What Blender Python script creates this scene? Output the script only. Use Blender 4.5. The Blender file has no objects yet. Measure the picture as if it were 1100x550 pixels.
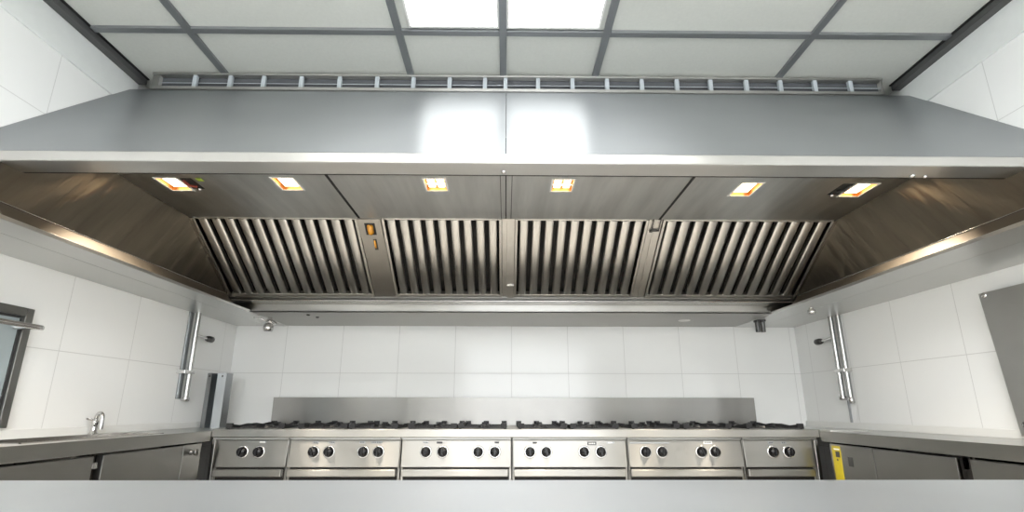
import bpy, math, random
from mathutils import Vector, Matrix
random.seed(7)
SC = bpy.context.scene
COL = SC.collection
PI = math.pi

# ------------------------------------------------------------------ main dimensions (metres)
XL, XR, YB, YF = -2.44, 2.644, 4.60, -2.6        # walls
ZC = 3.131                                       # ceiling
HC = 1.04                                        # camera height
ZK = 0.89                                        # side counters
ZI = 0.90                                        # island and range tops
ZH = 1.762                                       # underside of the hood's rim

# ------------------------------------------------------------------ mesh helper
class MB:
    def __init__(self):
        self.v = []; self.f = []; self.s = []
    def add(self, vs, fs, smooth=False):
        n = len(self.v)
        self.v += [Vector(p) for p in vs]
        for q in fs:
            self.f.append([i + n for i in q]); self.s.append(smooth)
        return self
    def box(self, x0, x1, y0, y1, z0, z1):
        vs = [(x, y, z) for z in (z0, z1) for y in (y0, y1) for x in (x0, x1)]
        return self.add(vs, [(0,2,3,1), (4,5,7,6), (0,1,5,4), (2,6,7,3), (0,4,6,2), (1,3,7,5)])
    def obox(self, o, ux, uy, uz, a, b):
        """box in a frame: o + ux*[a0,b0] + uy*[a1,b1] + uz*[a2,b2] (right-handed)"""
        vs = [o + ux*x + uy*y + uz*z for z in (a[2], b[2]) for y in (a[1], b[1]) for x in (a[0], b[0])]
        return self.add(vs, [(0,2,3,1), (4,5,7,6), (0,1,5,4), (2,6,7,3), (0,4,6,2), (1,3,7,5)])
    def prism(self, poly, d):
        """closed polygon (3-D points) extruded by vector d"""
        n = len(poly); d = Vector(d)
        P = [Vector(p) for p in poly]
        nrm = Vector((0,0,0))
        for i in range(n):
            nrm += P[i].cross(P[(i+1) % n])
        if nrm.dot(d) > 0: P = P[::-1]
        vs = P + [p + d for p in P]
        fs = [list(range(n)), list(range(2*n-1, n-1, -1))]
        fs += [[(i+1) % n, i, n+i, n+(i+1) % n] for i in range(n)]
        return self.add(vs, fs)
    def slab(self, quad, t):
        """quad with thickness t laid behind its normal"""
        a, b, c = [Vector(p) for p in quad[:3]]
        nn = (b-a).cross(c-a).normalized()
        return self.prism(quad, -nn*t)
    def tube(self, pts, r, n=14, caps=True):
        P = [Vector(p) for p in pts]; m = len(P)
        R = r if isinstance(r, (list, tuple)) else [r]*m
        t0 = (P[1]-P[0]).normalized()
        up = Vector((0,0,1)) if abs(t0.z) < .9 else Vector((1,0,0))
        u = t0.cross(up).normalized()
        vs = []
        for i in range(m):
            t = ((P[min(i+1, m-1)]-P[i]).normalized() + (P[i]-P[max(i-1, 0)]).normalized())
            t = t.normalized() if t.length > 1e-6 else t0
            u = (u - t*u.dot(t)).normalized(); w = t.cross(u)
            for k in range(n):
                a = 2*PI*k/n
                vs.append(P[i] + (u*math.cos(a) + w*math.sin(a))*R[i])
        fs = [(i*n+k, i*n+(k+1) % n, (i+1)*n+(k+1) % n, (i+1)*n+k) for i in range(m-1) for k in range(n)]
        self.add(vs, fs, True)
        if caps:
            self.add(vs[:n], [list(range(n))[::-1]]); self.add(vs[-n:], [list(range(n))])
        return self
    def lathe(self, prof, o, axis, n=24, smooth=True):
        """profile [(radius, height)] turned about axis through o"""
        ax = Vector(axis).normalized(); o = Vector(o)
        u = ax.orthogonal().normalized(); w = ax.cross(u)
        vs = []
        for r, h in prof:
            for k in range(n):
                a = 2*PI*k/n
                vs.append(o + ax*h + (u*math.cos(a) + w*math.sin(a))*r)
        fs = [(i*n+k, i*n+(k+1) % n, (i+1)*n+(k+1) % n, (i+1)*n+k) for i in range(len(prof)-1) for k in range(n)]
        self.add(vs, fs, smooth)
        if prof[0][0] > 1e-5: self.add(vs[:n], [list(range(n))[::-1]])
        if prof[-1][0] > 1e-5: self.add(vs[-n:], [list(range(n))])
        return self
    def build(self, name, mat, parent=None, bevel=0, seg=2):
        me = bpy.data.meshes.new(name)
        org = Vector((0,0,0))
        if parent is None and self.v:                       # origin in the middle of the base
            xs = [p.x for p in self.v]; ys = [p.y for p in self.v]; zs = [p.z for p in self.v]
            org = Vector(((min(xs)+max(xs))/2, (min(ys)+max(ys))/2, min(zs)))
        elif parent is not None:
            org = world_loc(parent)
        me.from_pydata([p - org for p in self.v], [], self.f)
        for p, s in zip(me.polygons, self.s): p.use_smooth = s
        me.materials.append(mat); me.update()
        o = bpy.data.objects.new(name, me); COL.objects.link(o)
        if parent is None: o.location = org
        else: o.parent = parent
        if bevel:
            m = o.modifiers.new('bevel', 'BEVEL'); m.width = bevel; m.segments = seg
            m.limit_method = 'ANGLE'; m.angle_limit = math.radians(40)
        return o

def world_loc(o):
    p = Vector(o.location)
    while o.parent is not None:
        o = o.parent; p += Vector(o.location)
    return p
def thing(name, label, cat, loc=(0,0,0), group=None):
    o = bpy.data.objects.new(name, None); COL.objects.link(o); o.location = loc
    o.empty_display_size = .1
    return tag(o, label, cat, group)
def tag(o, label, cat, group=None):
    o['label'] = label; o['category'] = cat
    if group: o['group'] = group
    return o
def structure(o, label=None):
    o['kind'] = 'structure'
    if label: o['label'] = label
    return o
def note(o, label):
    o['label'] = label; return o

# ------------------------------------------------------------------ materials
class NT:
    def __init__(self, name):
        self.m = bpy.data.materials.new(name); self.m.use_nodes = True
        self.t = self.m.node_tree; self.b = self.t.nodes['Principled BSDF']
    def n(self, typ, **kw):
        o = self.t.nodes.new(typ)
        for k, v in kw.items(): setattr(o, k, v)
        return o
    def l(self, a, b): self.t.links.new(a, b)
    def math(self, op, a, b=None, c=None):
        o = self.n('ShaderNodeMath', operation=op)
        for i, x in enumerate((a, b, c)):
            if x is None: continue
            if isinstance(x, (int, float)): o.inputs[i].default_value = x
            else: self.l(x, o.inputs[i])
        return o.outputs[0]
def geo_pos(t):
    return t.n('ShaderNodeNewGeometry').outputs['Position']
def plain(name, col, rough=.5, metal=0.0, emit=None, strength=0, spec=.5, coat=0):
    t = NT(name); b = t.b
    b.inputs['Base Color'].default_value = (*col, 1); b.inputs['Roughness'].default_value = rough
    b.inputs['Metallic'].default_value = metal; b.inputs['Specular IOR Level'].default_value = spec
    b.inputs['Coat Weight'].default_value = coat
    if emit:
        b.inputs['Emission Color'].default_value = (*emit, 1); b.inputs['Emission Strength'].default_value = strength
    return t.m
def steel(name, col=(.60,.60,.59), rough=.28, aniso=.75, T=(0,.8,.6), grain=(2,160,160), wave=.0, blot=.06, streak=None):
    """brushed stainless: highlights stretched across the brushing, faint brushing lines and cloudy wear"""
    t = NT(name); b = t.b; pos = geo_pos(t)
    mp = t.n('ShaderNodeVectorMath', operation='MULTIPLY'); t.l(pos, mp.inputs[0]); mp.inputs[1].default_value = grain
    n1 = t.n('ShaderNodeTexNoise'); n1.inputs['Scale'].default_value = 1.0; n1.inputs['Detail'].default_value = 3; t.l(mp.outputs[0], n1.inputs['Vector'])
    n2 = t.n('ShaderNodeTexNoise'); n2.inputs['Scale'].default_value = 2.3; n2.inputs['Detail'].default_value = 4; t.l(pos, n2.inputs['Vector'])
    k = t.math('MULTIPLY_ADD', n2.outputs[0], blot*2, 1-blot)
    mx = t.n('ShaderNodeVectorMath', operation='SCALE'); mx.inputs[0].default_value = col; t.l(k, mx.inputs['Scale'])
    t.l(mx.outputs[0], b.inputs['Base Color'])
    lo = rough < .27
    rr = t.math('MULTIPLY_ADD', n2.outputs[0], .03, (min(rough, .245) if lo else max(rough, .31))-.015)
    t.l(rr, b.inputs['Roughness'])
    b.inputs['Metallic'].default_value = 1
    b.inputs['Anisotropic'].default_value = aniso
    tv = t.n('ShaderNodeCombineXYZ')
    for i in range(3): tv.inputs[i].default_value = T[i]
    t.l(tv.outputs[0], b.inputs['Tangent'])
    if wave:
        n3 = t.n('ShaderNodeTexNoise'); n3.inputs['Scale'].default_value = 3.0; n3.inputs['Detail'].default_value = 1; t.l(pos, n3.inputs['Vector'])
        bp = t.n('ShaderNodeBump'); bp.inputs['Strength'].default_value = 1.0; bp.inputs['Distance'].default_value = wave
        t.l(n3.outputs[0], bp.inputs['Height']); t.l(bp.outputs[0], b.inputs['Normal'])
    if streak:     # long soft streaks along the tangent: slightly uneven rolling of the sheet and wiped grease
        P, sc, amt, dist = streak
        d = t.n('ShaderNodeVectorMath', operation='DOT_PRODUCT'); t.l(pos, d.inputs[0]); d.inputs[1].default_value = P
        e = t.n('ShaderNodeVectorMath', operation='DOT_PRODUCT'); t.l(pos, e.inputs[0]); e.inputs[1].default_value = T
        cb = t.n('ShaderNodeCombineXYZ'); t.l(t.math('MULTIPLY', d.outputs['Value'], sc), cb.inputs[0]); t.l(t.math('MULTIPLY', e.outputs['Value'], 1.1), cb.inputs[1])
        n4 = t.n('ShaderNodeTexNoise'); n4.inputs['Scale'].default_value = 1; n4.inputs['Detail'].default_value = 3; t.l(cb.outputs[0], n4.inputs['Vector'])
        b4 = t.n('ShaderNodeBump'); b4.inputs['Strength'].default_value = 1.0; b4.inputs['Distance'].default_value = dist
        t.l(n4.outputs[0], b4.inputs['Height'])
        if wave: t.l(bp.outputs[0], b4.inputs['Normal'])
        t.l(b4.outputs[0], b.inputs['Normal'])
        kk = t.math('MULTIPLY', k, t.math('MULTIPLY_ADD', n4.outputs[0], 2*amt, 1-amt)); t.l(kk, mx.inputs['Scale'])
    return t.m
def tile(name, axis, pu, ou, pz, oz, split=None, base=(.86,.865,.855), rough=.13):
    """large glazed wall tiles with thin grey joints; axis = horizontal coordinate along the wall"""
    t = NT(name); b = t.b
    s = t.n('ShaderNodeSeparateXYZ'); t.l(geo_pos(t), s.inputs[0])
    u = s.outputs[axis]; z = s.outputs[2]
    if split:      # another course offset above this height
        hi = t.math('GREATER_THAN', z, split[0])
        off = t.math('MULTIPLY_ADD', hi, split[1]-ou, ou)
        uu = t.math('SUBTRACT', u, off)
    else: uu = t.math('SUBTRACT', u, ou)
    def line(x, p):
        d = t.math('DIVIDE', x, p); fr = t.math('FRACT', t.math('ADD', d, 50.5))
        d = t.math('ABSOLUTE', t.math('SUBTRACT', fr, .5))
        return t.math('LESS_THAN', t.math('MULTIPLY', d, p), .0022)
    ln = t.math('MAXIMUM', line(uu, pu), line(t.math('SUBTRACT', z, oz), pz))
    ns = t.n('ShaderNodeTexNoise'); ns.inputs['Scale'].default_value = 1.2; t.l(geo_pos(t), ns.inputs['Vector'])
    k = t.math('MULTIPLY_ADD', ns.outputs[0], .06, .97)
    bc = t.n('ShaderNodeVectorMath', operation='SCALE'); bc.inputs[0].default_value = base; t.l(k, bc.inputs['Scale'])
    mx = t.n('ShaderNodeMix', data_type='RGBA'); t.l(ln, mx.inputs[0]); t.l(bc.outputs[0], mx.inputs[6]); mx.inputs[7].default_value = (.62,.62,.61,1)
    t.l(mx.outputs[2], b.inputs['Base Color'])
    t.l(t.math('MULTIPLY_ADD', ln, .5, rough), b.inputs['Roughness'])
    bp = t.n('ShaderNodeBump', invert=True); bp.inputs['Strength'].default_value = .3; bp.inputs['Distance'].default_value = .002
    t.l(ln, bp.inputs['Height']); t.l(bp.outputs[0], b.inputs['Normal'])
    return t.m
def speckled(name, col, amount, scale, rough=.8):
    t = NT(name); b = t.b
    n = t.n('ShaderNodeTexNoise'); n.inputs['Scale'].default_value = scale; n.inputs['Detail'].default_value = 5; t.l(geo_pos(t), n.inputs['Vector'])
    k = t.math('MULTIPLY_ADD', n.outputs[0], amount*2, 1-amount)
    v = t.n('ShaderNodeVectorMath', operation='SCALE'); v.inputs[0].default_value = col; t.l(k, v.inputs['Scale'])
    t.l(v.outputs[0], b.inputs['Base Color']); b.inputs['Roughness'].default_value = rough
    bp = t.n('ShaderNodeBump'); bp.inputs['Strength'].default_value = .15; bp.inputs['Distance'].default_value = .002
    t.l(n.outputs[0], bp.inputs['Height']); t.l(bp.outputs[0], b.inputs['Normal'])
    return t.m

M = {}
M['sx'] = steel('brushed_steel_along_x', (.44,.435,.42), .36, .95, (0,.8,.6))
M['range'] = steel('brushed_steel_range_front', (.28,.273,.258), .33, 1.0, (0,.3,.95), blot=.14)
M['hob'] = steel('brushed_steel_hob_top', (.34,.332,.315), .32, .95, (0,.8,.6), blot=.12)
M['splash'] = steel('brushed_steel_splashback', (.34,.335,.325), .32, 1.0, (0,0,1), blot=.14)
M['hood_face'] = steel('brushed_steel_hood_front', (.30,.315,.325), .42, 1.0, (0,.7,.72), wave=.0008, blot=.08)
M['hood_in'] = steel('brushed_steel_hood_inside', (.50,.485,.46), .24, .75, (0,.8,.6), blot=.10)
M['hood_roof'] = steel('brushed_steel_hood_roof', (.66,.655,.635), .33, .85, (0,1,0), wave=.003, blot=.10, streak=((1,0,0), 11, .30, .006))
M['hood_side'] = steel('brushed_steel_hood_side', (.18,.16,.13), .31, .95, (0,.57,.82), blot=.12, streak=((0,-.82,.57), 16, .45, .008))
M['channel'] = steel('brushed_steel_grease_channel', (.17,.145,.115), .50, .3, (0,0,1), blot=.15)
M['sy'] = steel('brushed_steel_along_y', (.58,.58,.565), .31, .70, (.7,0,.7))
M['apron'] = steel('brushed_steel_apron', (.28,.277,.265), .31, .70, (.7,0,.7), blot=.10)
M['door_y'] = steel('brushed_steel_cabinet_door', (.25,.247,.238), .31, .6, (.7,0,.7), blot=.12)
M['sheet'] = steel('satin_steel_wall_sheet', (.55,.545,.53), .35, .5, (.7,0,.7), wave=.003, blot=.18)
M['island'] = steel('brushed_steel_island_top', (.56,.58,.60), .34, .70, (0,1,0), wave=.002, blot=.10)
M['filter'] = steel('baffle_filter_steel', (.56,.545,.515), .34, .6, (1,0,0), blot=.14)
M['steel'] = steel('plain_satin_steel', (.50,.50,.49), .24, 0)
M['galv'] = steel('galvanised_sheet', (.33,.345,.355), .33, 0, blot=.14)
M['chrome'] = plain('chrome', (.62,.61,.60), .10, 1)
M['dark_metal'] = plain('dark_metal', (.10,.10,.10), .35, 1)
M['grime_shade'] = plain('dark_grease_and_shade', (.016,.014,.012), .6, spec=.25)  # real grease on the filters; painted shade in lip strip and gaps
M['post'] = steel('brushed_steel_filter_post', (.34,.325,.30), .34, .6, (1,0,0), blot=.12)
M['black'] = plain('black_void', (.008,.008,.008), .6)
M['knob'] = plain('black_knob_plastic', (.006,.006,.007), .25, spec=.25)
M['iron'] = plain('cast_iron', (.012,.012,.013), .5, spec=.3)
M['grid'] = plain('grey_ceiling_grid', (.23,.24,.25), .35, .5)
M['trim'] = plain('dark_grey_wall_angle', (.085,.085,.085), .4, .3)
M['ceiling'] = speckled('ceiling_tile', (.55,.56,.525), .06, 55)
M['frieze'] = speckled('painted_plaster', (.74,.76,.75), .04, 20, .6)
M['floor'] = tile('floor_tiles', 0, .4, 0, .4, 0, base=(.72,.71,.69), rough=.3)
M['tile_back'] = tile('wall_tiles_back', 0, .508, .051, .6, 1.34)
M['tile_left'] = tile('wall_tiles_left', 1, .535, 2.815, .6, 1.34, (2.0, 2.415))
M['tile_right'] = tile('wall_tiles_right', 1, .503, 2.905, .6, 1.34)
M['panel_light'] = plain('lit_ceiling_panel', (.9,.9,.9), .5, emit=(1,.99,.975), strength=3.4)
M['rear_fill'] = plain('added_fill_panel_rear', (.9,.9,.9), .5, emit=(1,.99,.975), strength=11)  # stronger glow for the added fill panels behind the camera
M['led'] = plain('warm_led', (.9,.85,.7), .4, emit=(1,.78,.50), strength=5)
M['reflector'] = plain('lamp_reflector', (.55,.33,.14), .4, 1)
M['frame_white'] = plain('satin_white_metal', (.85,.84,.81), .3)
M['rubber'] = plain('black_rubber', (.02,.02,.02), .5)
M['glass_panel'] = plain('grey_door_glass', (.33,.38,.40), .12, .3)
M['amber'] = plain('amber_glass_bulb', (.75,.33,.03), .12, .2, coat=.6)
M['yellow'] = speckled('yellow_plastic', (.46,.37,.012), .15, 40, .45)
M['grille_back'] = plain('grey_grille_back', (.085,.09,.10), .5)
M['grille_bar'] = plain('pale_grey_grille_bar', (.42,.46,.49), .4)
M['plate'] = plain('grey_name_plate', (.30,.31,.32), .35, .5)
M['print'] = plain('dark_print', (.03,.03,.035), .5)
M['white'] = plain('white_enamel', (.75,.75,.73), .3)
M['red_wire'] = plain('red_wire', (.30,.05,.03), .5)
M['green'] = plain('green_tag', (.25,.35,.04), .5)

# ------------------------------------------------------------------ room shell
T = .12
structure(MB().box(XL-T, XR+T, YF-T, YB+T, -.12, 0).build('floor', M['floor']))
structure(MB().box(XL-T, XR+T, YB, YB+T, 0, ZC+.1).build('wall_back', M['tile_back']))
structure(MB().box(XL-T, XL, YF, YB, 0, ZC+.1).build('wall_left', M['tile_left']))
structure(MB().box(XR, XR+T, YF, YB, 0, ZC+.1).build('wall_right', M['tile_right']))
WX0, WX1, WZ0, WZ1 = -1.0, 1.9, .95, 2.45            # added opening behind the camera, out of view, for fill light
structure(MB().box(XL-T, XR+T, YF-T, YF, 0, WZ0).box(XL-T, XR+T, YF-T, YF, WZ1, ZC+.1).box(XL-T, WX0, YF-T, YF, WZ0, WZ1).box(WX1, XR+T, YF-T, YF, WZ0, WZ1).build('wall_front', M['frieze']))
wf = MB(); wf.box(WX0, WX0+.05, YF-T, YF, WZ0, WZ1); wf.box(WX1-.05, WX1, YF-T, YF, WZ0, WZ1); wf.box(WX0+.05, WX1-.05, YF-T, YF, WZ0, WZ0+.05); wf.box(WX0+.05, WX1-.05, YF-T, YF, WZ1-.05, WZ1)
structure(wf.build('added_opening_frame_1', M['white']), 'white frame of the added fill-light opening behind the camera')
dl = bpy.data.lights.new('added_fill_light', 'AREA'); dl.shape = 'RECTANGLE'; dl.size = WX1-WX0; dl.size_y = WZ1-WZ0  # added area light outside the opening, brightens the lower walls
dl.energy = PI*6.0*(WX1-WX0)*(WZ1-WZ0); dl.color = (.95, .98, 1)
do = bpy.data.objects.new('added_fill_light', dl); COL.objects.link(do); do.location = ((WX0+WX1)/2, YF-T-.15, (WZ0+WZ1)/2); do.rotation_euler = (PI/2, 0, 0)
structure(MB().box(XL-T, XR+T, YF-T, YB+T, ZC+.012, ZC+.1).build('ceiling', M['ceiling']))
# suspended grid: bars along y at these x, bars along x at these y
GX = [-1.825+d for d in (0, 1.2, 1.8, 2.4, 3.6)]
GY = [2.478-1.2*k for k in range(0, 5)]
g = MB()
for x in GX: g.box(x-.021, x+.021, YF, 2.9, ZC-.006, ZC+.014)
for y in GY:
    xs = [XL+.05] + GX + [XR-.05]
    for a, b in zip(xs[:-1], xs[1:]):
        g.box(a+.021, b-.021, y-.021, y+.021, ZC-.005, ZC+.013)
gr = structure(g.build('trim_1', M['grid'], bevel=.002), 'grey metal grid bars of the suspended ceiling')
for i, (x0, x1, xs) in enumerate(((XL, XL+.062, XL+.062), (XR-.062, XR, XR-.074))):
    t = structure(MB().box(x0, x1, YF, 2.95, ZC-.03, ZC+.012).build('trim_%d' % (i+2), M['trim'], bevel=.002))
    MB().box(xs, xs+.012, YF, 2.95, ZC+.004, ZC+.0125).build('shadow_gap', M['black'], t)
for i, (x0, x1) in enumerate(((XL, XL+.012), (XR-.012, XR))):
    structure(MB().box(x0, x1, YF, 2.95, 2.905, ZC-.03).build('trim_%d' % (i+4), M['frieze'], bevel=.003))

# lit ceiling panels; the rows behind the camera are added, unseen fill
LP = [(-.558, -.046, 1.32, 2.44, 'lit white ceiling panel left of the central grid bar above the hood'),
      (-.004, .528, 1.32, 2.44, 'lit white ceiling panel right of the central grid bar above the hood'),
      (-1.804, -0.646, -1.101, 0.057, 'added fill panel, left one of the first row behind the camera'),
      (-0.604, 0.554, -1.101, 0.057, 'added fill panel, middle one of the first row behind the camera'),
      (0.596, 1.754, -1.101, 0.057, 'added fill panel, right one of the first row behind the camera'),
      (-1.804, -0.646, -2.301, -1.143, 'added fill panel, left one of the last row at the far end of the room'),
      (-0.604, 0.554, -2.301, -1.143, 'added fill panel, middle one of the last row at the far end of the room'),
      (0.596, 1.754, -2.301, -1.143, 'added fill panel, right one of the last row at the far end of the room')]
for x0, x1, y0, y1, lab in LP:
    t = thing('ceiling_light_or_added_fill', lab, 'light', ((x0+x1)/2, (y0+y1)/2, ZC), 'lit panels and added fill panels in the suspended ceiling')
    f = MB()
    f.box(x0, x1, y0, y0+.012, ZC, ZC+.011); f.box(x0, x1, y1-.012, y1, ZC, ZC+.011)
    f.box(x0, x0+.012, y0+.012, y1-.012, ZC, ZC+.011); f.box(x1-.012, x1, y0+.012, y1-.012, ZC, ZC+.011)
    f.build('frame', M['white'], t)
    MB().box(x0+.012, x1-.012, y0+.012, y1-.012, ZC+.003, ZC+.011).build('diffuser', M['panel_light' if y0 > 1 else 'rear_fill'], t)

# ------------------------------------------------------------------ extractor hood
YL, ZLB, ZLT, YLI = 1.95, 2.036, 2.084, 2.057       # front lip: face, bottom, top, inner edge
YT, ZT = 2.885, 3.022                               # top edge of the sloping front
ZR = HC + 1.2295                                    # flat roof inside the hood
PLx, PRx = -2.118, 2.232                            # inner side panels
INL, INR = -1.985, 2.088                            # inner edges of the side rims
FT, FB = Vector((0, 3.20, ZR)), Vector((0, 3.80, 1.862))   # filter plane, top and bottom
hood = thing('extractor_hood', 'huge stainless steel wall-to-wall extractor hood over the cooking ranges', 'extractor hood', (.1, 3.2, ZH))
XC = -.004
MB().slab([(XL+.004, YL, ZLT), (XC-.0015, YL, ZLT), (XC-.0015, YT, ZT), (XL+.004, YT, ZT)], .004).build('front_panel', M['hood_face'], hood)
MB().slab([(XC+.0015, YL, ZLT), (XR-.004, YL, ZLT), (XR-.004, YT, ZT), (XC+.0015, YT, ZT)], .004).build('front_panel', M['hood_face'], hood)
lip = MB()
lip.prism([(XL+.004, YL, ZLT-.001), (XL+.004, YL-.004, ZLT-.006), (XL+.004, YL-.004, ZLB+.004), (XL+.004, YL, ZLB), (XL+.004, YLI, ZLB-.001),
           (XL+.004, YLI, ZLB+.03), (XL+.004, YL+.02, ZLT-.004)], (XR-XL-.008, 0, 0))
note(lip.build('front_lip', M['sx'], hood, bevel=.002), 'bright folded front lip of the hood')
MB().box(PLx, PRx, YLI+.0005, YLI+.012, ZLB+.001, ZLB+.03).build('lip_shadow_strip', M['grime_shade'], hood)  # dark strip painting the shadow line along the lip's inner edge
# side rims (flat undersides), slightly below the back rim
for x0, x1, xc in ((XL+.002, INL, -2.15), (INR, XR-.002, 2.29)):
    r = MB()
    a, b = (x0, xc) if x0 < 0 else (xc, x1)
    r.box(a, b-.0015 if x0 < 0 else b, YL-.08, YB-.003, ZH-.004, ZH+.02)
    a2, b2 = (xc+.0015, x1) if x0 < 0 else (x0, xc-.0015)
    r.box(a2, b2, YL-.08, YB-.003, ZH-.004, ZH+.014)
    r.build('side_rim', M['sy'], hood, bevel=.0015)
    c = MB(); c.box(*((x0, PLx) if x0 < 0 else (PRx, x1)), YL-.002, YL+.008, ZH-.004, ZLB)
    c.build('cheek_plate', M['sx'], hood)
# back rim: vertical face and underside
b = MB(); b.box(PLx-.2, PRx+.2, 3.918, YB-.003, ZH, ZH+.012); b.box(PLx-.05, PRx+.05, 3.918, 3.924, ZH, 1.842)
b.box(PLx-.05, PRx+.05, 3.918, 3.94, 1.838, 1.844)
b.build('back_rim', M['sx'], hood, bevel=.002)
g = MB(); g.box(PLx, PRx, 3.77, 3.916, 1.822, 1.828)
g.build('grease_trough', M['hood_in'], hood)
# inner side panels with the sloped grease channel at their foot
for s, px, inn in ((1, PLx, INL), (-1, PRx, INR)):
    q = [(px, YL+.20, ZR), (px, 3.95, ZR), (px, 3.95, 1.875), (px, YL+.012, 1.875), (px, YL+.012, ZLB+.03)]
    MB().prism(q, (-s*.004, 0, 0)).build('side_panel', M['hood_side'], hood)
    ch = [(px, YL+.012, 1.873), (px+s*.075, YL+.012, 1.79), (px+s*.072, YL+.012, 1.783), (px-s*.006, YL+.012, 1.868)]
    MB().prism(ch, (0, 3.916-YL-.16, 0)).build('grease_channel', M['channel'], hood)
    bd = MB(); bd.tube([(px+s*.003, YL+.012, 1.873), (px+s*.003, 3.9, 1.873)], .0035, 8)
    bd.build('seam_bead', M['steel'], hood)
# roof in four sheets, cut out for the lamps
LY = [(2.592, 2.770), (2.578, 2.756), (2.578, 2.756), (2.578, 2.756), (2.61, 2.805), (2.61, 2.805)]
LXC = [-1.888, -1.241, -.403, .319, 1.388, 2.043]
LHW = .068
seams = [PLx, -.985, XC, 1.030, PRx]
for a, b_ in zip(seams[:-1], seams[1:]):
    a += .003; b_ -= .003
    r = MB(); x = a
    ya_, yb_ = YL+.19, FT.y
    for (l0, l1), lx in zip(LY, LXC):
        if a < lx < b_:
            h = LHW-.006
            r.box(x, lx-h, ya_, yb_, ZR, ZR+.004)
            r.box(lx-h, lx+h, ya_, l0+.006, ZR, ZR+.004); r.box(lx-h, lx+h, l1-.006, yb_, ZR, ZR+.004)
            x = lx+h
    r.box(x, b_, ya_, yb_, ZR, ZR+.004)
    r.build('roof_panel', M['hood_roof'], hood)
MB().box(PLx, PRx, YL+.26, FT.y+.02, ZR+.030, ZR+.036).build('roof_backing', M['black'], hood)
for x in (-.035, .030):
    MB().box(x-.002, x+.002, YL+.3, FT.y, ZR-.0015, ZR+.001).build('roof_seam', M['dark_metal'], hood)
for x in (-.985, 1.030):
    MB().box(x-.0075, x+.0075, YL+.3, FT.y-.005, ZR-.003, ZR+.001).build('roof_seam', M['black'], hood)
# frame in the filter plane
ux = Vector((1,0,0)); us = (FB-FT).normalized(); un = ux.cross(us).normalized()   # un points down/towards the room or away
if un.y > 0: un = -un
FLEN = (FB-FT).length
FO = FT
def fbox(mb, x0, x1, s0, s1, n0, n1):
    """box in the filter plane: x range, distance down the slope, distance out towards the room"""
    uy = us; uz = ux.cross(us)
    sg = 1 if uz.dot(un) > 0 else -1
    lo, hi = (n0, n1) if sg > 0 else (-n1, -n0)
    return mb.obox(FO, ux, uy, uz, (x0, s0, lo), (x1, s1, hi))
BANKS = [(-2.095, -1.000, 12), (-.838, -.032, 9), (.058, .958, 10), (1.056, 2.212, 12)]
m = MB(); fbox(m, PLx, PRx, -.01, FLEN+.03, -.075, -.07); m.build('filter_housing', M['grime_shade'], hood)
m = MB(); fbox(m, -.998, -.842, 0, FLEN-.005, -.03, .006)
post = m.build('filter_post', M['post'], hood, bevel=.002)
m = MB(); fbox(m, -.998, -.842, .0, .155, .006, .016)
dp = note(m.build('detector_plate', M['post'], hood, bevel=.002), 'small plate with a dark square opening')
m = MB(); fbox(m, -.955, -.885, .030, .128, .0162, .0172); m.build('opening', M['black'], dp)
oo = FO + us*.085 + un*.020
m = MB(); m.lathe([(.001,-.045),(.016,-.042),(.021,-.03),(.021,.02),(.014,.034),(.001,.038)], oo+ux*(-.92), us, 16)
note(m.build('bulb', M['amber'], dp), 'amber glass bulb')
m = MB(); fbox(m, -.921, -.897, .172, .265, .0062, .0072); slot = m.build('slot', M['black'], post)
m = MB(); m.lathe([(.001,-.036),(.007,-.03),(.008,.02),(.001,.036)], FO+us*.215+un*.009+ux*(-.912), us, 12)
note(m.build('indicator', M['amber'], slot), 'narrow amber indicator')
m = MB(); fbox(m, -.030, .056, 0, FLEN-.005, -.03, .004); fbox(m, -.002, .004, 0, FLEN-.005, .004, .0055); fbox(m, .006, .056, FLEN-.13, FLEN-.005, .004, .016)
cp = m.build('filter_post', M['filter'], hood, bevel=.002)
m = MB(); fbox(m, .962, 1.052, 0, FLEN-.005, -.03, .004); fbox(m, 1.0, 1.012, 0, FLEN, .004, .010)
lp_ = m.build('filter_post', M['filter'], hood, bevel=.002)
m = MB()
for a in ((.985, .990), (1.035, 1.040)): fbox(m, a[0], a[1], -.01, .085, .010, .018)
fbox(m, .985, 1.040, .078, .086, .010, .022); fbox(m, .975, .995, .083, .095, .010, .02)
m.build('latch', M['dark_metal'], lp_)
# end fillers between filters and side panels
for a, b_ in ((PLx, -2.097), (2.214, PRx)):
    m = MB(); fbox(m, a, b_, 0, FLEN+.03, -.03, .01); m.build('end_plate', M['hood_in'], hood)
m = MB(); fbox(m, PLx, PRx, FLEN-.004, FLEN+.022, -.02, .012); m.build('filter_ledge', M['sx'], hood, bevel=.002)
# screws, bolt heads and taps fixed to the hood
def bolt(x, y, z, r=.011, d=(0,0,-1), mat='chrome'):
    MB().lathe([(r, 0), (r, .004), (r*.75, .009), (.001, .011)], (x, y, z), d, 12).build('bolt', M[mat], hood)
bolt(-.013, 2.02, ZLB, .012); bolt(1.79, 2.035, ZLB, .012); bolt(1.85, 2.04, ZLB, .009)
bolt(-1.58, 4.02, ZH, .014, mat='dark_metal'); bolt(-1.545, 4.13, ZH, .014, mat='dark_metal')
MB().lathe([(.016, 0), (.016, .012), (.026, .016), (.028, .035), (.018, .048), (.001, .05)], (2.25, 3.66, ZH-.004), (0,0,-1), 20).build('drain_knob', M['chrome'], hood)
MB().lathe([(.05, 0), (.05, .004), (.001, .006)], (1.51, 4.24, ZH), (0,0,-1), 20).build('spot_disc', M['frame_white'], hood)
tp = MB()
o = Vector((-1.945, 4.16, ZH-.004))
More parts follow.
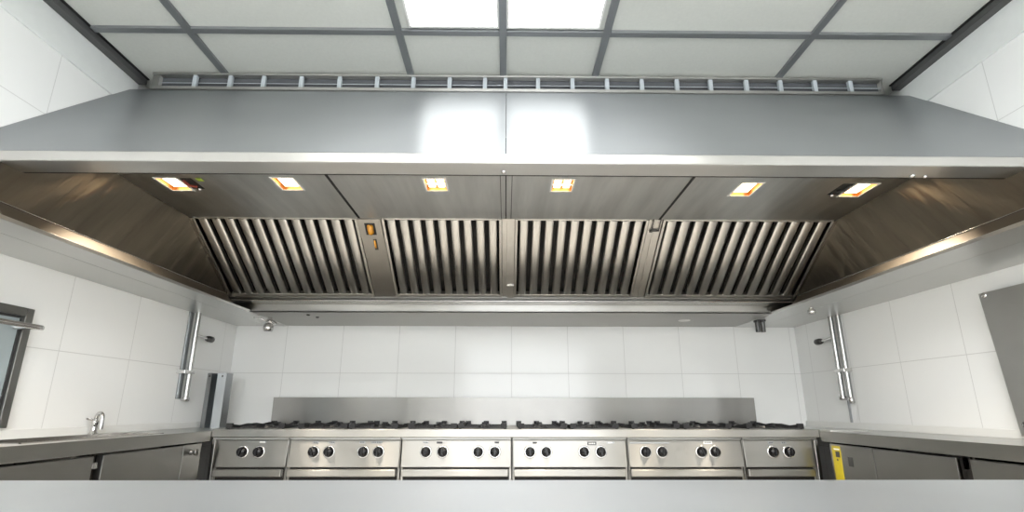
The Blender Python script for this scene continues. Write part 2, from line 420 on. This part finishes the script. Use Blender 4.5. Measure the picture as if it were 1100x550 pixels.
tp.tube([o+Vector((0,0,.03)), o+Vector((0,0,-.035))], .018, 12); tp.lathe([(.028,-.012),(.032,0),(.028,.014)], o+Vector((0,0,-.03)), (0,0,1), 6, False)
tp.lathe([(.001,-.04),(.034,-.036),(.040,-.01),(.034,.02),(.02,.03)], o+Vector((0,-.01,-.075)), (0,0,1), 16)
tp.tube([o+Vector((.03,-.01,-.03)), o+Vector((.065,-.01,-.055))], .012, 10)
tp.tube([o+Vector((0,-.03,-.03)), o+Vector((0,-.05,-.035)), o+Vector((-.04,-.07,-.02)), o+Vector((-.10,-.07,-.01))], .007, 8)
note(tp.build('drain_tap', M['chrome'], hood), 'small dark chrome drain tap hanging under the hood rim')
dpz = MB()
for dx in (-.022, .022): dpz.tube([(2.13+dx, 4.2, ZH), (2.13+dx, 4.2, ZH-.105)], .019, 12)
dpz.box(2.095, 2.165, 4.165, 4.235, ZH-.02, ZH)
note(dpz.build('drain_pipe', M['dark_metal'], hood), 'pair of short drain pipes under the back rim')

# removable baffle filters
FLAB = ['baffle filter bank at the far left end of the hood, beside the amber detector',
        'baffle filter bank between the amber detector post and the central post',
        'baffle filter bank just right of the central post',
        'baffle filter bank at the right end of the hood, beyond the small latch']
for (x0, x1, n), lab in zip(BANKS, FLAB):
    o = FO + ux*((x0+x1)/2) + us*(FLEN/2)
    t = thing('baffle_filter', lab, 'filter', o, 'baffle filters in the hood')
    f = MB(); e = .018
    fbox(f, x0, x0+e, 0, FLEN-.008, -.03, .012); fbox(f, x1-e, x1, 0, FLEN-.008, -.03, .012)
    fbox(f, x0+e, x1-e, 0, .012, -.03, .004); fbox(f, x0+e, x1-e, FLEN-.034, FLEN-.008, -.03, .006)
    f.build('frame', M['filter'], t, bevel=.002)
    s = MB(); s2 = MB()
    uz = un
    p = (x1-x0-2*e)/n
    for k in range(n):
        c = x0+e+p*(k+.5)
        w = p*.66/2
        out = [(-w, -.030)] + [(-w*math.cos(PI*q/8), -.012+.019*math.sin(PI*q/8)**.45) for q in range(9)] + [(w, -.030)]
        prof = out + [(a*.94, h-.002) for a, h in out[::-1]]
        s.prism([FO + ux*(c+a) + us*.012 + un*h for a, h in prof], us*(FLEN-.046))
        for q in range(len(s.s)-len(prof), len(s.s)): s.s[q] = True
        # inner, facing baffles behind the gaps
        c2 = c + p*.5
        if k < n-1:
            w2 = p*.52/2
            prof = [(-w2, -.036), (-w2, -.056), (w2, -.056), (w2, -.036), (w2-.003, -.036), (w2-.003, -.053), (-w2+.003, -.053), (-w2+.003, -.036)]
            s2.prism([FO + ux*(c2+a) + us*.012 + un*h for a, h in prof], us*(FLEN-.046))
    s.build('slats', M['filter'], t, bevel=.0025)
    note(s2.build('inner_slats', M['grime_shade'], t), 'dark greasy slats behind the gaps')

# recessed warm lamps in the hood roof
LAMP_W = 9.0
LX = [(-1.888, 'recessed warm hood lamp at the far left, beside a dark wiring hole'),
      (-1.241, 'recessed warm hood lamp over the far left filter bank, second from the left'),
      (-.403, 'recessed warm four-segment hood lamp left of the central post'),
      (.319, 'recessed warm four-segment hood lamp right of the central post'),
      (1.388, 'recessed warm hood lamp over the right filter bank, second from the right'),
      (2.043, 'recessed warm hood lamp at the far right, beside a dark wiring hole')]
for i, (x, lab) in enumerate(LX):
    y0, y1 = LY[i]
    yc = (y0+y1)/2; hw = LHW
    t = thing('hood_lamp', lab, 'lamp', (x, yc, ZR), 'warm lamps recessed in the hood roof')
    f = MB(); w = .011
    for a in ((x-hw, x-hw+w, y0, y1), (x+hw-w, x+hw, y0, y1), (x-hw+w, x+hw-w, y0, y0+w), (x-hw+w, x+hw-w, y1-w, y1)):
        f.box(a[0], a[1], a[2], a[3], ZR-.004, ZR-.0005)
    f.build('frame', M['frame_white'], t, bevel=.0015)
    q = MB(); zt = ZR+.022; g = w-.002
    a0, a1, b0, b1 = x-hw+g, x+hw-g, y0+g, y1-g
    for c in ((a0, a0+.002, b0, b1), (a1-.002, a1, b0, b1), (a0+.002, a1-.002, b0, b0+.002), (a0+.002, a1-.002, b1-.002, b1)):
        q.box(c[0], c[1], c[2], c[3], ZR-.001, zt)
    q.box(a0, a1, b0, b1, zt, zt+.002)
    q.build('reflector', M['reflector'], t)
    if i in (2, 3):
        for sx in (-1, 1):
            for sy in (-1, 1):
                MB().box(x+sx*.027-.019, x+sx*.027+.019, yc+sy*.036-.024, yc+sy*.036+.024, zt-.012, zt-.001).build('led_panel', M['led'], t, bevel=.002)
        MB().box(x-hw+w, x+hw-w, yc-.004, yc+.004, ZR, ZR+.006).build('divider', M['frame_white'], t)
    else:
        MB().box(x-.040, x+.040, y0+.030, y1-.030, zt-.012, zt-.001).build('led_panel', M['led'], t, bevel=.002)
    ld = bpy.data.lights.new('lamp_beam', 'AREA'); ld.shape = 'RECTANGLE'; ld.size = .09; ld.size_y = .12
    ld.energy = LAMP_W; ld.color = (1, .87, .70); ld.spread = math.radians(98)
    lo = bpy.data.objects.new('lamp_beam', ld); COL.objects.link(lo); lo.parent = t; lo.location = (0, 0, .008)
    if i in (0, 5):
        s = 1 if i == 0 else -1
        h = MB(); xa, xb = sorted((x+s*.074, x+s*.14)); h.box(xa, xb, y0+.01, y1-.03, ZR-.002, ZR-.0005)
        hb = note(h.build('wiring_hole', M['black'], t), 'dark wiring hole beside the lamp')
        wv = MB(); wv.tube([(x+s*.085, y0+.03, ZR-.004), (x+s*.10, y0+.07, ZR-.018), (x+s*.115, y0+.11, ZR-.006)], .007, 8)
        wv.build('wire', M['red_wire'] if i == 0 else M['dark_metal'], hb)
        MB().lathe([(.001,0),(.012,.004),(.014,.014),(.001,.02)], (x+s*.12, y1-.045, ZR-.001), (0,0,-1), 12).build('screw_cap', M['chrome'], hb)
        if i == 0:
            MB().box(x+.165, x+.195, 2.60, 2.635, ZR-.004, ZR-.0005).build('tag', M['green'], t)

# slotted grille between the hood and the ceiling
vg = thing('vent_grille', 'long slotted steel vent grille between the hood top and the ceiling', 'vent', (.08, 2.87, 3.02))
gx0, gx1, gy, gz0, gz1 = -2.28, 2.455, 2.865, 3.012, ZC-.002
f = MB(); f.box(gx0, gx1, gy-.006, gy+.03, gz0, gz0+.020); f.box(gx0, gx1, gy-.010, gy+.03, gz1-.014, gz1)
f.box(gx0, gx0+.045, gy, gy+.03, gz0+.020, gz1-.014); f.box(gx1-.012, gx1, gy, gy+.03, gz0+.020, gz1-.014)
f.build('frame', M['sx'], vg, bevel=.0015)
for x in [-2.01, -1.784, -1.57, -1.328, -1.082, -.84, -.606, -.372, -.143, -.01, .201, .425, .65, .877, 1.106, 1.326, 1.561, 1.784, 2.011, 2.245]:
    MB().box(x-.013, x+.013, gy-.002, gy+.02, gz0+.020, gz1-.014).build('divider', M['grille_bar'], vg, bevel=.001)
l = MB()
for z in (gz0+.052,):
    l.slab([(gx0+.04, gy+.006, z), (gx1-.01, gy+.006, z), (gx1-.01, gy+.022, z+.012), (gx0+.04, gy+.022, z+.012)], .003)
l.build('louvres', M['grille_bar'], vg)
MB().box(gx0+.01, gx1-.005, gy+.034, gy+.04, gz0, gz1).build('backing', M['grille_back'], vg)

# ------------------------------------------------------------------ cooking ranges
YR = 3.62
UX = [-1.985, -1.468, -.711, .043, .830, 1.620, 2.140]
ULAB = ['narrow steel gas range with two knobs at the left end of the range row',
        'steel gas range, second from the left, with four chrome-ringed knobs',
        'steel gas range, third from the left, just left of the row centre',
        'steel gas range just right of the row centre, brightest panel with an oval badge',
        'steel gas range, second from the right, with four black knobs and a pale plate',
        'narrow steel gas range with two knobs at the right end of the range row']
KN = [[-1.774, -1.664], [-1.297, -1.193, -.963, -.860], [-.540, -.427, -.186, -.073], [.166, .276, .534, .648], [.954, 1.065, 1.334, 1.427], [1.824, 1.932]]
ZKN = 0.753
def knob_mesh():
    k = MB()
    n = 20; prof = [(.034, 0), (.034, .010), (.029, .014), (.027, .034), (.024, .038), (.001, .039)]
    k.lathe(prof, (0,0,0), (0,-1,0), n)
    k.box(-.006, .006, -.052, -.034, -.026, .026)
    return k
def bezel_mesh():
    return MB().lathe([(.041, 0), (.041, .003), (.037, .007), (.035, .007)], (0,0,0), (0,-1,0), 28)
kproto = bproto = None
for i in range(6):
    x0, x1 = UX[i]+.003, UX[i+1]-.003
    t = thing('gas_range', ULAB[i], 'gas range', ((x0+x1)/2, 4.05, 0), 'gas ranges in a row under the hood')
    b = MB(); b.box(x0, x1, YR+.035, YB-.12, .14, .846)
    b.build('body', M['range'], t, bevel=.002)
    # tilted control panel under a dark rail that paints the overhang's shadow line
    ya, yb = YR+.006, YR+.026
    xa, xb = x0+.004, x1-.004
    if i == 0: xa += .025
    if i == 5: xb -= .03
    c = MB(); c.prism([(xa, ya, .656), (xa, yb, .828), (xa, yb+.02, .828), (xa, ya+.03, .656)], (xb-xa, 0, 0))
    c.build('control_panel', M['range'], t, bevel=.003)
    MB().box(x0, x1, YR+.012, YR+.034, .832, .846).build('shadow_rail', M['apron'], t, bevel=.002)
    # oven: dark mouth with folded bright lip above the door
    MB().box(xa+.012, xb-.012, YR+.028, YR+.0345, .16, .652).build('oven_front', M['grime_shade'], t)
    d = MB(); d.box(xa+.004, xb-.016, YR-.012, YR+.026, .598, .644)
    dl = d.build('door_lip', M['range'], t, bevel=.006)
    d = MB(); d.box(xa+.012, xb-.012, YR+.006, YR+.027, .20, .572)
    dr = d.build('oven_door', M['door_y'], t, bevel=.004)
    hd = MB(); hd.tube([(xa+.08, YR+.006, .53), (xa+.08, YR-.035, .53), (xb-.08, YR-.035, .53), (xb-.08, YR+.006, .53)], .010, 10)
    hd.build('handle', M['chrome'], dr)
    if i == 0: MB().box(x0, x0+.022, YR+.004, YR+.036, .14, .83).build('end_post', M['sx'], t, bevel=.002)
    if i == 5: MB().box(x1-.026, x1, YR+.004, YR+.036, .14, .83).build('end_post', M['sx'], t, bevel=.002)
    for lx in (x0+.05, x1-.05):
        for ly in (YR+.09, YB-.2):
            MB().lathe([(.028, 0), (.028, .012), (.018, .02), (.018, .14)], (lx, ly, 0), (0,0,1), 14).build('leg', M['chrome'], t)
    for kx in KN[i]:
        slope = -(yb-ya)/(.828-.656)
        yk = yb + (.828-ZKN)*slope
        if kproto is None:
            kproto = knob_mesh().build('knob', M['knob'], t); k = kproto
            bproto = bezel_mesh().build('bezel', M['chrome'], k); bz = bproto
            # meshes were built about the parent's origin: shift them back to their own
            for ob, w in ((k, world_loc(t)), (bz, world_loc(k))):
                ob.data.transform(Matrix.Translation(w))
        else:
            k = kproto.copy(); COL.objects.link(k); k.parent = t
            bz = bproto.copy(); COL.objects.link(bz); bz.parent = k
        k.location = Vector((kx, yk, ZKN)) - Vector(t.location)
        k.rotation_euler = (math.radians(-6.6), random.choice((0, 0, .25, -.3)), 0)
    # badges and marks above the knobs
    def plate(px0, px1, z0, z1, mat, marks=0, mm='print'):
        pz = (z0+z1)/2; py = yb + (.828-pz)*slope - .0015
        p = MB().box(px0, px1, py-.002, py+.002, z0, z1).build('badge', M[mat], t, bevel=.002)
        if marks:
            q = MB(); w = (px1-px0)*.8/marks
            for j in range(marks):
                xx = px0+(px1-px0)*.1+w*j
                q.box(xx+w*.15, xx+w*.75, py-.0028, py-.0018, z0+(z1-z0)*.28, z1-(z1-z0)*.25)
            q.build('badge_print', M[mm], p)
    if i == 0: plate(-1.672, -1.628, .808, .824, 'plate', 3, 'white')
    if i == 1:
        for xx in (-1.29, -1.18, -.975, -.895, -.86): plate(xx-.02, xx+.02, .806, .822, 'plate', 3)
    if i == 2: plate(-.565, -.525, .808, .820, 'plate', 3); plate(-.47, -.43, .806, .819, 'print'); plate(-.075, -.045, .808, .820, 'print')
    if i == 3: plate(.185, .215, .806, .817, 'print'); plate(.560, .620, .796, .818, 'print', 4, 'white'); plate(.690, .745, .806, .819, 'plate', 1, 'white')
    if i == 4: plate(.83+.02, 1.12, .806, .816, 'plate'); plate(1.355, 1.415, .804, .824, 'white', 4)
    if i == 5: plate(1.80, 1.84, .806, .820, 'plate', 3); plate(1.89, 1.925, .806, .818, 'plate', 2)

# continuous range top with its splashback
rt = thing('range_top', 'continuous steel hob top running over all the gas ranges', 'worktop', (.08, 4.05, .846))
m = MB(); m.box(UX[0]-.005, UX[6]+.012, YR, 4.545, .848, ZI)
m.build('top', M['hob'], rt, bevel=.003)
m = MB(); m.box(-1.985, 2.145, 4.488, 4.515, ZI, 1.128); m.box(-1.985, 2.145, 4.515, 4.54, 1.120, 1.128)
tag(m.build('splashback', M['splash'], bevel=.002), 'long low steel splashback standing along the back of the hob top', 'splashback')

# cast-iron pan supports, each over a pair of burners
def support(w, d):
    g = MB(); a = w/2; b = d/2
    for x in (-a, a-.012): g.box(x, x+.012, -b, b, .003, .013)
    for y in (-b, -.005, b-.010): g.box(-a+.012, a-.012, y, y+.010, .003, .011)
    for x in (-a+.004, 0, a-.004):               # raised long bars, dipping over each burner
        for cy in (-b/2, b/2):
            for sy in (-1, 1):
                y0 = cy+sy*(b/2-.003); y1 = cy+sy*(.045 if x == 0 else .004)
                g.prism([(x-.006, y0, .011), (x-.006, y0, .028), (x-.006, y0-sy*.06, .030), (x-.006, y1, .020), (x-.006, y1, .011)], (.012, 0, 0))
    for cy in (-b/2, b/2):
        for sx in (-1, 1):
            g.box(min(sx*a*.98, sx*.05), max(sx*a*.98, sx*.05), cy-.005, cy+.005, .006, .015)
    for sx in (-1, 0, 1):
        for sy in (-1, 0, 1):
            if sx: g.lathe([(.009, 0), (.009, .004)], (sx*(a-.012), sy*(b-.012), 0), (0,0,1), 8, False)
            if (sx+sy) % 2 == 0 or sy == 1: g.box(sx*(a-.02)-.021, sx*(a-.02)+.021, sy*(b-.012)-.008, sy*(b-.012)+.008, .011, .038)
    return g
def burner():
    b = MB()
    b.lathe([(.055, 0), (.055, .006), (.045, .012), (.045, .018), (.001, .018)], (0,0,0), (0,0,1), 20)
    return b
GXS = []
for i in range(6):
    a, b_ = UX[i], UX[i+1]; w = b_-a
    if i in (0, 5): GXS.append(((a+b_)/2, .40, i, 0))
    else: GXS += [(a+w*.27, .335, i, 0), (a+w*.73, .335, i, 1)]
GPL = ['on the narrow range at the left end', 'on the left half of the second range from the left', 'on the right half of the second range from the left',
       'on the left half of the third range from the left', 'on the right half of the third range from the left',
       'on the left half of the third range from the right', 'on the right half of the third range from the right',
       'on the left half of the second range from the right', 'on the right half of the second range from the right', 'on the narrow range at the right end']
protos = {}
for (gxc, w, i, j), pl in zip(GXS, GPL):
    t = thing('pan_support', 'black cast-iron pan support ' + pl, 'pan support', (gxc, 4.03, ZI), 'pan supports on the hob top')
    if w not in protos:
        g = support(w, .72).build('grate', M['iron'], t); g.data.transform(Matrix.Translation(world_loc(t)))
        bs = []
        for cy in (-.18, .18):
            q = burner().build('burner', M['dark_metal'], t)
            q.data.transform(Matrix.Translation(world_loc(t) + Vector((0, cy, 0)))); bs.append(q)
        protos[w] = [g] + bs
    else:
        for s in protos[w]:
            c = s.copy(); COL.objects.link(c); c.parent = t

# ------------------------------------------------------------------ side worktops, sink and cabinets
KL, KR = -1.99, 2.152
ZA = .824                                            # bottom edge of the worktop aprons
YK0 = .55
lw = thing('worktop', 'long steel worktop with a sunken sink along the left wall', 'worktop', (-2.2, 2.5, ZA), 'steel side worktops')
m = MB()
sx0, sx1, sy0, sy1 = -2.37, -2.07, 2.30, 3.24          # sink opening
X0 = XL+.004
m.box(X0, KL-.005, YK0, sy0, ZK-.03, ZK); m.box(X0, KL-.005, sy1, YB-.004, ZK-.03, ZK)
m.box(X0, sx0, sy0, sy1, ZK-.03, ZK); m.box(sx1, KL-.005, sy0, sy1, ZK-.03, ZK)
MB().box(X0, X0+.014, YK0, YB-.004, ZK+.0002, .936).build('upstand', M['white'], lw, bevel=.003)
m.build('top', M['sy'], lw, bevel=.003)
MB().box(KL-.0048, KL, YK0, YR-.004, ZA, ZK).build('apron', M['apron'], lw, bevel=.003)
m = MB()
for a in ((sx0, sx0+.006, sy0, sy1), (sx1-.006, sx1, sy0, sy1), (sx0, sx1, sy0, sy0+.006), (sx0, sx1, sy1-.006, sy1)):
    m.box(a[0], a[1], a[2], a[3], ZK-.11, ZK+.004)
m.box(sx0, sx1, sy0, sy1, ZK-.115, ZK-.11)
m.build('sink_basin', M['hood_in'], lw)
rw = thing('worktop', 'long steel worktop with low upstand along the right wall', 'worktop', (2.4, 2.5, ZA), 'steel side worktops')
m = MB(); X1 = XR-.004
m.box(KR+.005, X1, YK0, YB-.004, ZK-.03, ZK);
MB().box(X1-.014, X1, YK0, YB-.004, ZK+.0002, .936).build('upstand', M['white'], rw, bevel=.003)
m.build('top', M['sy'], rw, bevel=.003)
MB().box(KR, KR+.0048, YK0, YR-.004, ZA, ZK).build('apron', M['apron'], rw, bevel=.003)

def cabinet(side, y0, y1, label, door, panel=None, name='base_cabinet'):
    """side -1 left / +1 right; door, panel = (y0, y1) of their fronts"""
    kx = KL if side < 0 else KR
    s = 1 if side < 0 else -1                         # direction of the room
    back = X0+.004 if side < 0 else X1-.004
    t = thing(name, label, 'cabinet', ((kx+back)/2, (y0+y1)/2, 0), 'steel cabinets under the side worktops')
    xi = kx-s*.045
    b = MB(); xa, xb = sorted((back, xi)); b.box(xa, xb, y0, y1, .10, .76); b.box(xa, xb-.0 , y0, y0+.015, .76, ZA-.005); b.box(xa, xb, y1-.015, y1, .76, ZA-.005)
    b.build('body', M['grime_shade'], t)  # near-black colour paints the shade in the gaps beside the doors
    xa, xb = sorted((kx-s*.004, kx-s*.040))
    d = MB(); d.box(xa, xb, door[0], door[1], .15, ZA-.012)
    dd = d.build('door', M['door_y'], t, bevel=.002)
    if panel:
        d = MB(); d.box(xa, xb, panel[0], panel[1], .15, ZA-.010)
        pp = d.build('end_panel', M['door_y'], t, bevel=.002)
    for yy in (y0+.06, y1-.06):
        for xx in (back+s*.06, xi-s*.05):
            MB().lathe([(.025, 0), (.025, .01), (.017, .02), (.017, .10)], (xx, yy, 0), (0,0,1), 12).build('leg', M['chrome'], t)
    return t, dd, (pp if panel else None), s, kx
c1 = cabinet(-1, 1.70, 2.665, 'steel cabinet under the left worktop, nearest the camera', (1.72, 2.628))
c2 = cabinet(-1, 2.675, 3.545, 'steel cabinet under the left worktop, next to the ranges, with a black knob', (2.69, 3.335), (3.341, 3.53))
MB().lathe([(.016, 0), (.016, .008), (.010, .012), (.010, .022), (.019, .026), (.021, .040), (.001, .044)], (KL-.004, 3.42, .767), (1,0,0), 16).build('knob', M['dark_metal'], c2[2])
MB().box(KL-.035, KL-.012, 2.638, 2.668, .752, .780).build('door_catch', M['steel'], c1[0])
c3 = cabinet(1, 2.515, 3.575, 'steel cabinet under the right worktop, next to the ranges, with a yellow strip', (2.551, 3.118), (3.124, 3.533))
c4 = cabinet(1, 1.50, 2.505, 'steel cabinet under the right worktop, nearest the camera', (1.52, 2.476))
m = MB(); m.box(KR+.001, KR+.0045, 3.425, 3.508, .40, .803)
ys = note(m.build('yellow_strip', M['yellow'], c3[2], bevel=.001), 'bright yellow upright plastic strip')
MB().box(KR-.001, KR+.002, 3.430, 3.485, .780, .788).build('white_line', M['white'], ys)
MB().box(KR-.001, KR+.002, 3.432, 3.472, .735, .770).build('black_square', M['print'], ys)
MB().lathe([(.007, 0), (.007, .002)], (KR+.002, 3.462, .718), (-1,0,0), 12).build('keyhole', M['print'], ys)
m = MB(); m.box(KR+.0025, KR+.0045, 3.315, 3.36, .69, .745)
note(m.build('mark', M['dark_metal'], c3[2]), 'grey rectangular mark')
# bright edge of the right door
MB().box(KR+.003, KR+.042, 2.546, 2.5515, .15, ZA-.012).build('door_edge', M['chrome'], c3[1])

m = MB(); m.box(2.158, 2.415, 3.50, 3.60, ZK, ZK+.012); m.box(2.158, 2.415, 3.60, 4.30, ZK, ZK+.010)
tag(m.build('steel_tray', M['sy'], bevel=.002), 'flat thin steel plate lying on the right worktop beside the hob', 'plate')

# faucet at the sink
fc = thing('faucet', 'small chrome gooseneck faucet standing behind the sink on the left worktop', 'faucet', (-2.385, 3.10, ZK))
o = Vector((-2.385, 3.10, ZK))
MB().lathe([(.026, 0), (.026, .006), (.017, .012), (.016, .06), (.019, .065), (.016, .078), (.001, .08)], o, (0,0,1), 20).build('base', M['chrome'], fc)
pts = [o+Vector((.0, .0, .05))]
for k in range(0, 13):
    a = PI*k/12
    pts.append(o + Vector((.026-.026*math.cos(a), -.010*(1-math.cos(a)), .085+.035*math.sin(a))))
pts.append(o+Vector((.052, -.02, .03)))
MB().tube(pts, .011, 14).build('spout', M['chrome'], fc)
MB().tube([o+Vector((0,0,.075)), o+Vector((-.012,-.02,.085)), o+Vector((-.02,-.045,.09))], [.008, .007, .005], 10).build('lever', M['chrome'], fc)

# galvanised folded cover in the back left corner
m = MB(); y0 = 4.16
pl = [(-2.405, y0+.06), (-2.385, y0), (-2.345, y0-.012), (-2.330, y0+.045), (-2.315, y0+.045), (-2.300, y0-.008), (-2.235, y0+.0), (-2.222, y0+.06), (-2.232, y0+.062), (-2.244, y0+.012), (-2.293, y0+.006), (-2.308, y0+.06), (-2.337, y0+.06), (-2.352, y0+.004), (-2.378, y0+.014), (-2.395, y0+.062)]
m.prism([(x, y, ZK) for x, y in pl], (0, 0, .42))
cc = thing('corner_cover', 'galvanised folded sheet column standing in the back left corner', 'column', (-2.32, 4.2, ZK))
m.build('sheet', M['galv'], cc)
m = MB(); m.box(-2.405, -2.222, y0+.06, y0+.075, ZK, ZK+.42); m.build('back_plate', M['galv'], cc)
for xx in (-2.362, -2.262):
    MB().lathe([(.007, 0), (.007, .003), (.001, .005)], (xx, y0-.008, ZK+.395), (0,-1,0), 10).build('screw', M['dark_metal'], cc)

# pipes on the side walls under the hood
def wall_pipe(side, label):
    s = 1 if side < 0 else -1
    wx = XL if side < 0 else XR
    x = wx + s*.042; y = 3.94 if side < 0 else 4.0
    z0, z1 = (1.105, ZH-.006) if side < 0 else (1.12, ZH-.006)
    t = thing('wall_pipe', label, 'pipe', (wx+s*.05, y, z0), 'upright pipes on the side walls')
    MB().box(*sorted((wx+s*.001, wx+s*.014)), y-.060, y-.012, z0, z1).build('rail', M['galv'], t, bevel=.002)
    MB().tube([(x, y, z0), (x, y, z1)], .018, 16).build('pipe', M['steel'], t)
    if side > 0: MB().tube([(x+.01, y-.075, z0-.01), (x+.01, y-.075, z1)], .015, 14).build('thin_pipe', M['steel'], t)
    c = MB(); zc = 1.30 if side < 0 else 1.325
    c.box(*sorted((wx+s*.002, x+s*.024)), y-.10, y-.06, zc-.014, zc+.014); c.box(*sorted((x-.024, x+.024)), y-.06, y+.024, zc-.012, zc+.012)
    c.build('clamp', M['chrome'], t, bevel=.003)
    zv = 1.575
    v = MB(); v.tube([(x, y+.01, zv+.012), (x+s*.01, y+.08, zv+.004), (x+s*.012, y+.15, zv)], [.010, .009, .010], 12)
    va = v.build('valve_arm', M['chrome'], t)
    k = MB(); k.lathe([(.001, -.05), (.020, -.046), (.025, -.02), (.025, .02), (.016, .036), (.001, .04)], (x+s*.012, y+.185, zv), (0, 1, 0), 16)
    k.build('valve_knob', M['dark_metal'], va)
    e = MB(); e.lathe([(.024, 0), (.026, .006), (.026, .028), (.001, .03)], (x, y, z0+.012), (0,0,-1), 16)
    e.build('end_cap', M['chrome'], t)
    if side > 0:
        e = MB(); e.lathe([(.018, 0), (.02, .004), (.02, .04), (.001, .042)], (x+.01, y-.075, z0), (0,-.3,-1), 14); e.build('nozzle', M['chrome'], t)
        MB().box(XR-.012, XR-.001, y-.012, y+.004, .937, z0-.02).build('cable_duct', M['plate'], t)
wall_pipe(-1, 'upright chrome pipe with a side valve on the left wall')
wall_pipe(1, 'pair of upright chrome pipes with a side valve on the right wall')

# framed hatch on the left wall
ht = thing('wall_hatch', 'dark steel framed glazed hatch with tubular handle at the left edge', 'hatch', (XL+.02, 2.2, .94))
x0, x1, y0, y1, z0, z1 = XL+.002, XL+.034, 1.75, 2.585, .945, 1.525
f = MB(); w = .042
f.box(x0, x1, y0, y0+w, z0, z1); f.box(x0, x1, y1-w, y1, z0, z1); f.box(x0, x1, y0+w, y1-w, z0, z0+w); f.box(x0, x1, y0+w, y1-w, z1-w, z1)
f.build('frame', M['dark_steel'] if 'dark_steel' in M else M['door_y'], ht, bevel=.003)
g = MB(); q = .012
a0, a1, b0, b1 = y0+w, y1-w, z0+w, z1-w
g.box(x0, x1-.012, a0, a0+q, b0, b1); g.box(x0, x1-.012, a1-q, a1, b0, b1); g.box(x0, x1-.012, a0+q, a1-q, b0, b0+q); g.box(x0, x1-.012, a0+q, a1-q, b1-q, b1)
g.build('gasket', M['rubber'], ht)
MB().box(x0, x1-.016, a0+q, a1-q, b0+q, b1-q).build('pane', M['glass_panel'], ht)
h = MB(); zz = 1.425; hx = XL+.125
h.tube([(x1-.004, 2.50, zz), (hx-.03, 2.51, zz), (hx-.008, 2.53, zz), (hx, 2.545, zz), (hx+.004, 2.53, zz), (hx, 2.50, zz), (hx-.008, 2.30, zz), (hx-.008, 1.85, zz), (x1-.004, 1.83, zz)], .013, 14)
h.build('handle', M['chrome'], ht)

# steel sheet on the right wall
sp = thing('steel_sheet', 'flat satin steel wall sheet with a corner stud at the right edge', 'panel', (XR-.03, 2.3, .92))
m = MB(); m.prism([(XR-.040, 2.705, 1.652), (XR-.040, 2.655, .905), (XR-.040, 1.70, .905), (XR-.040, 1.70, 1.652)], (.004, 0, 0))
m.build('sheet', M['sheet'], sp, bevel=.001)
for yy, zz in ((2.672, 1.636), (1.74, 1.62), (2.62, .96), (1.74, .96)):
    s = MB(); s.lathe([(.008, 0), (.008, .037)], (XR-.001, yy, zz), (-1,0,0), 12); s.lathe([(.016, .0405), (.016, .044), (.012, .049), (.001, .051)], (XR, yy, zz), (-1,0,0), 18)
    s.build('stud', M['chrome'], sp)

# ------------------------------------------------------------------ island in the foreground
isl = thing('prep_table', 'long brushed steel prep table top across the foreground', 'table', (0, .68, 0))
ix0, ix1, iy0, iy1 = -1.72, 1.80, .26, 1.096
m = MB(); m.box(ix0, ix1, iy0, iy1, ZI-.045, ZI)
m.build('tabletop', M['island'], isl, bevel=.003)
for x in (ix0+.05, .04, ix1-.05):
    for y in (iy0+.06, iy1-.06):
        l = MB(); l.box(x-.02, x+.02, y-.02, y+.02, .05, ZI-.046); l.lathe([(.022, 0), (.022, .02), (.014, .03), (.014, .05)], (x, y, 0), (0,0,1), 12)
        l.build('leg', M['steel'], isl, bevel=.002)
m = MB(); m.box(ix0+.08, ix1-.08, iy0+.05, iy1-.05, .22, .25)
m.build('undershelf', M['sx'], isl, bevel=.002)

# ------------------------------------------------------------------ light, camera, colour
W = bpy.data.worlds.new('World'); SC.world = W; W.use_nodes = True
W.node_tree.nodes['Background'].inputs[0].default_value = (.8, .85, .9, 1); W.node_tree.nodes['Background'].inputs[1].default_value = .3

cam_d = bpy.data.cameras.new('camera'); cam = bpy.data.objects.new('camera', cam_d); COL.objects.link(cam)
F = 545.33
cam_d.sensor_fit = 'HORIZONTAL'; cam_d.sensor_width = 36; cam_d.lens = F/1100*36
cam_d.shift_y = (295.088-275)/1100
cam_d.clip_start = .02
r = Vector((.999928878, -.0118882256, .000953090)); u = Vector((-.0039447, -.25425642, .9671288)); f = Vector((.01125512, .96706377, .25428523))
R = Matrix((r, u, -f)).transposed().to_4x4()
cam.matrix_world = Matrix.Translation((0, 0, HC)) @ R
SC.camera = cam

vs = SC.view_settings
vs.view_transform = 'Standard'; vs.look = 'None'; vs.gamma = 1; vs.use_curve_mapping = False; vs.exposure = 0.35
SC.display_settings.display_device = 'sRGB'
SC.cycles.use_denoising = True
SC.cycles.max_bounces = 10; SC.cycles.glossy_bounces = 6; SC.cycles.diffuse_bounces = 5
SC.cycles.sample_clamp_indirect = 3
SC.cycles.caustics_reflective = True
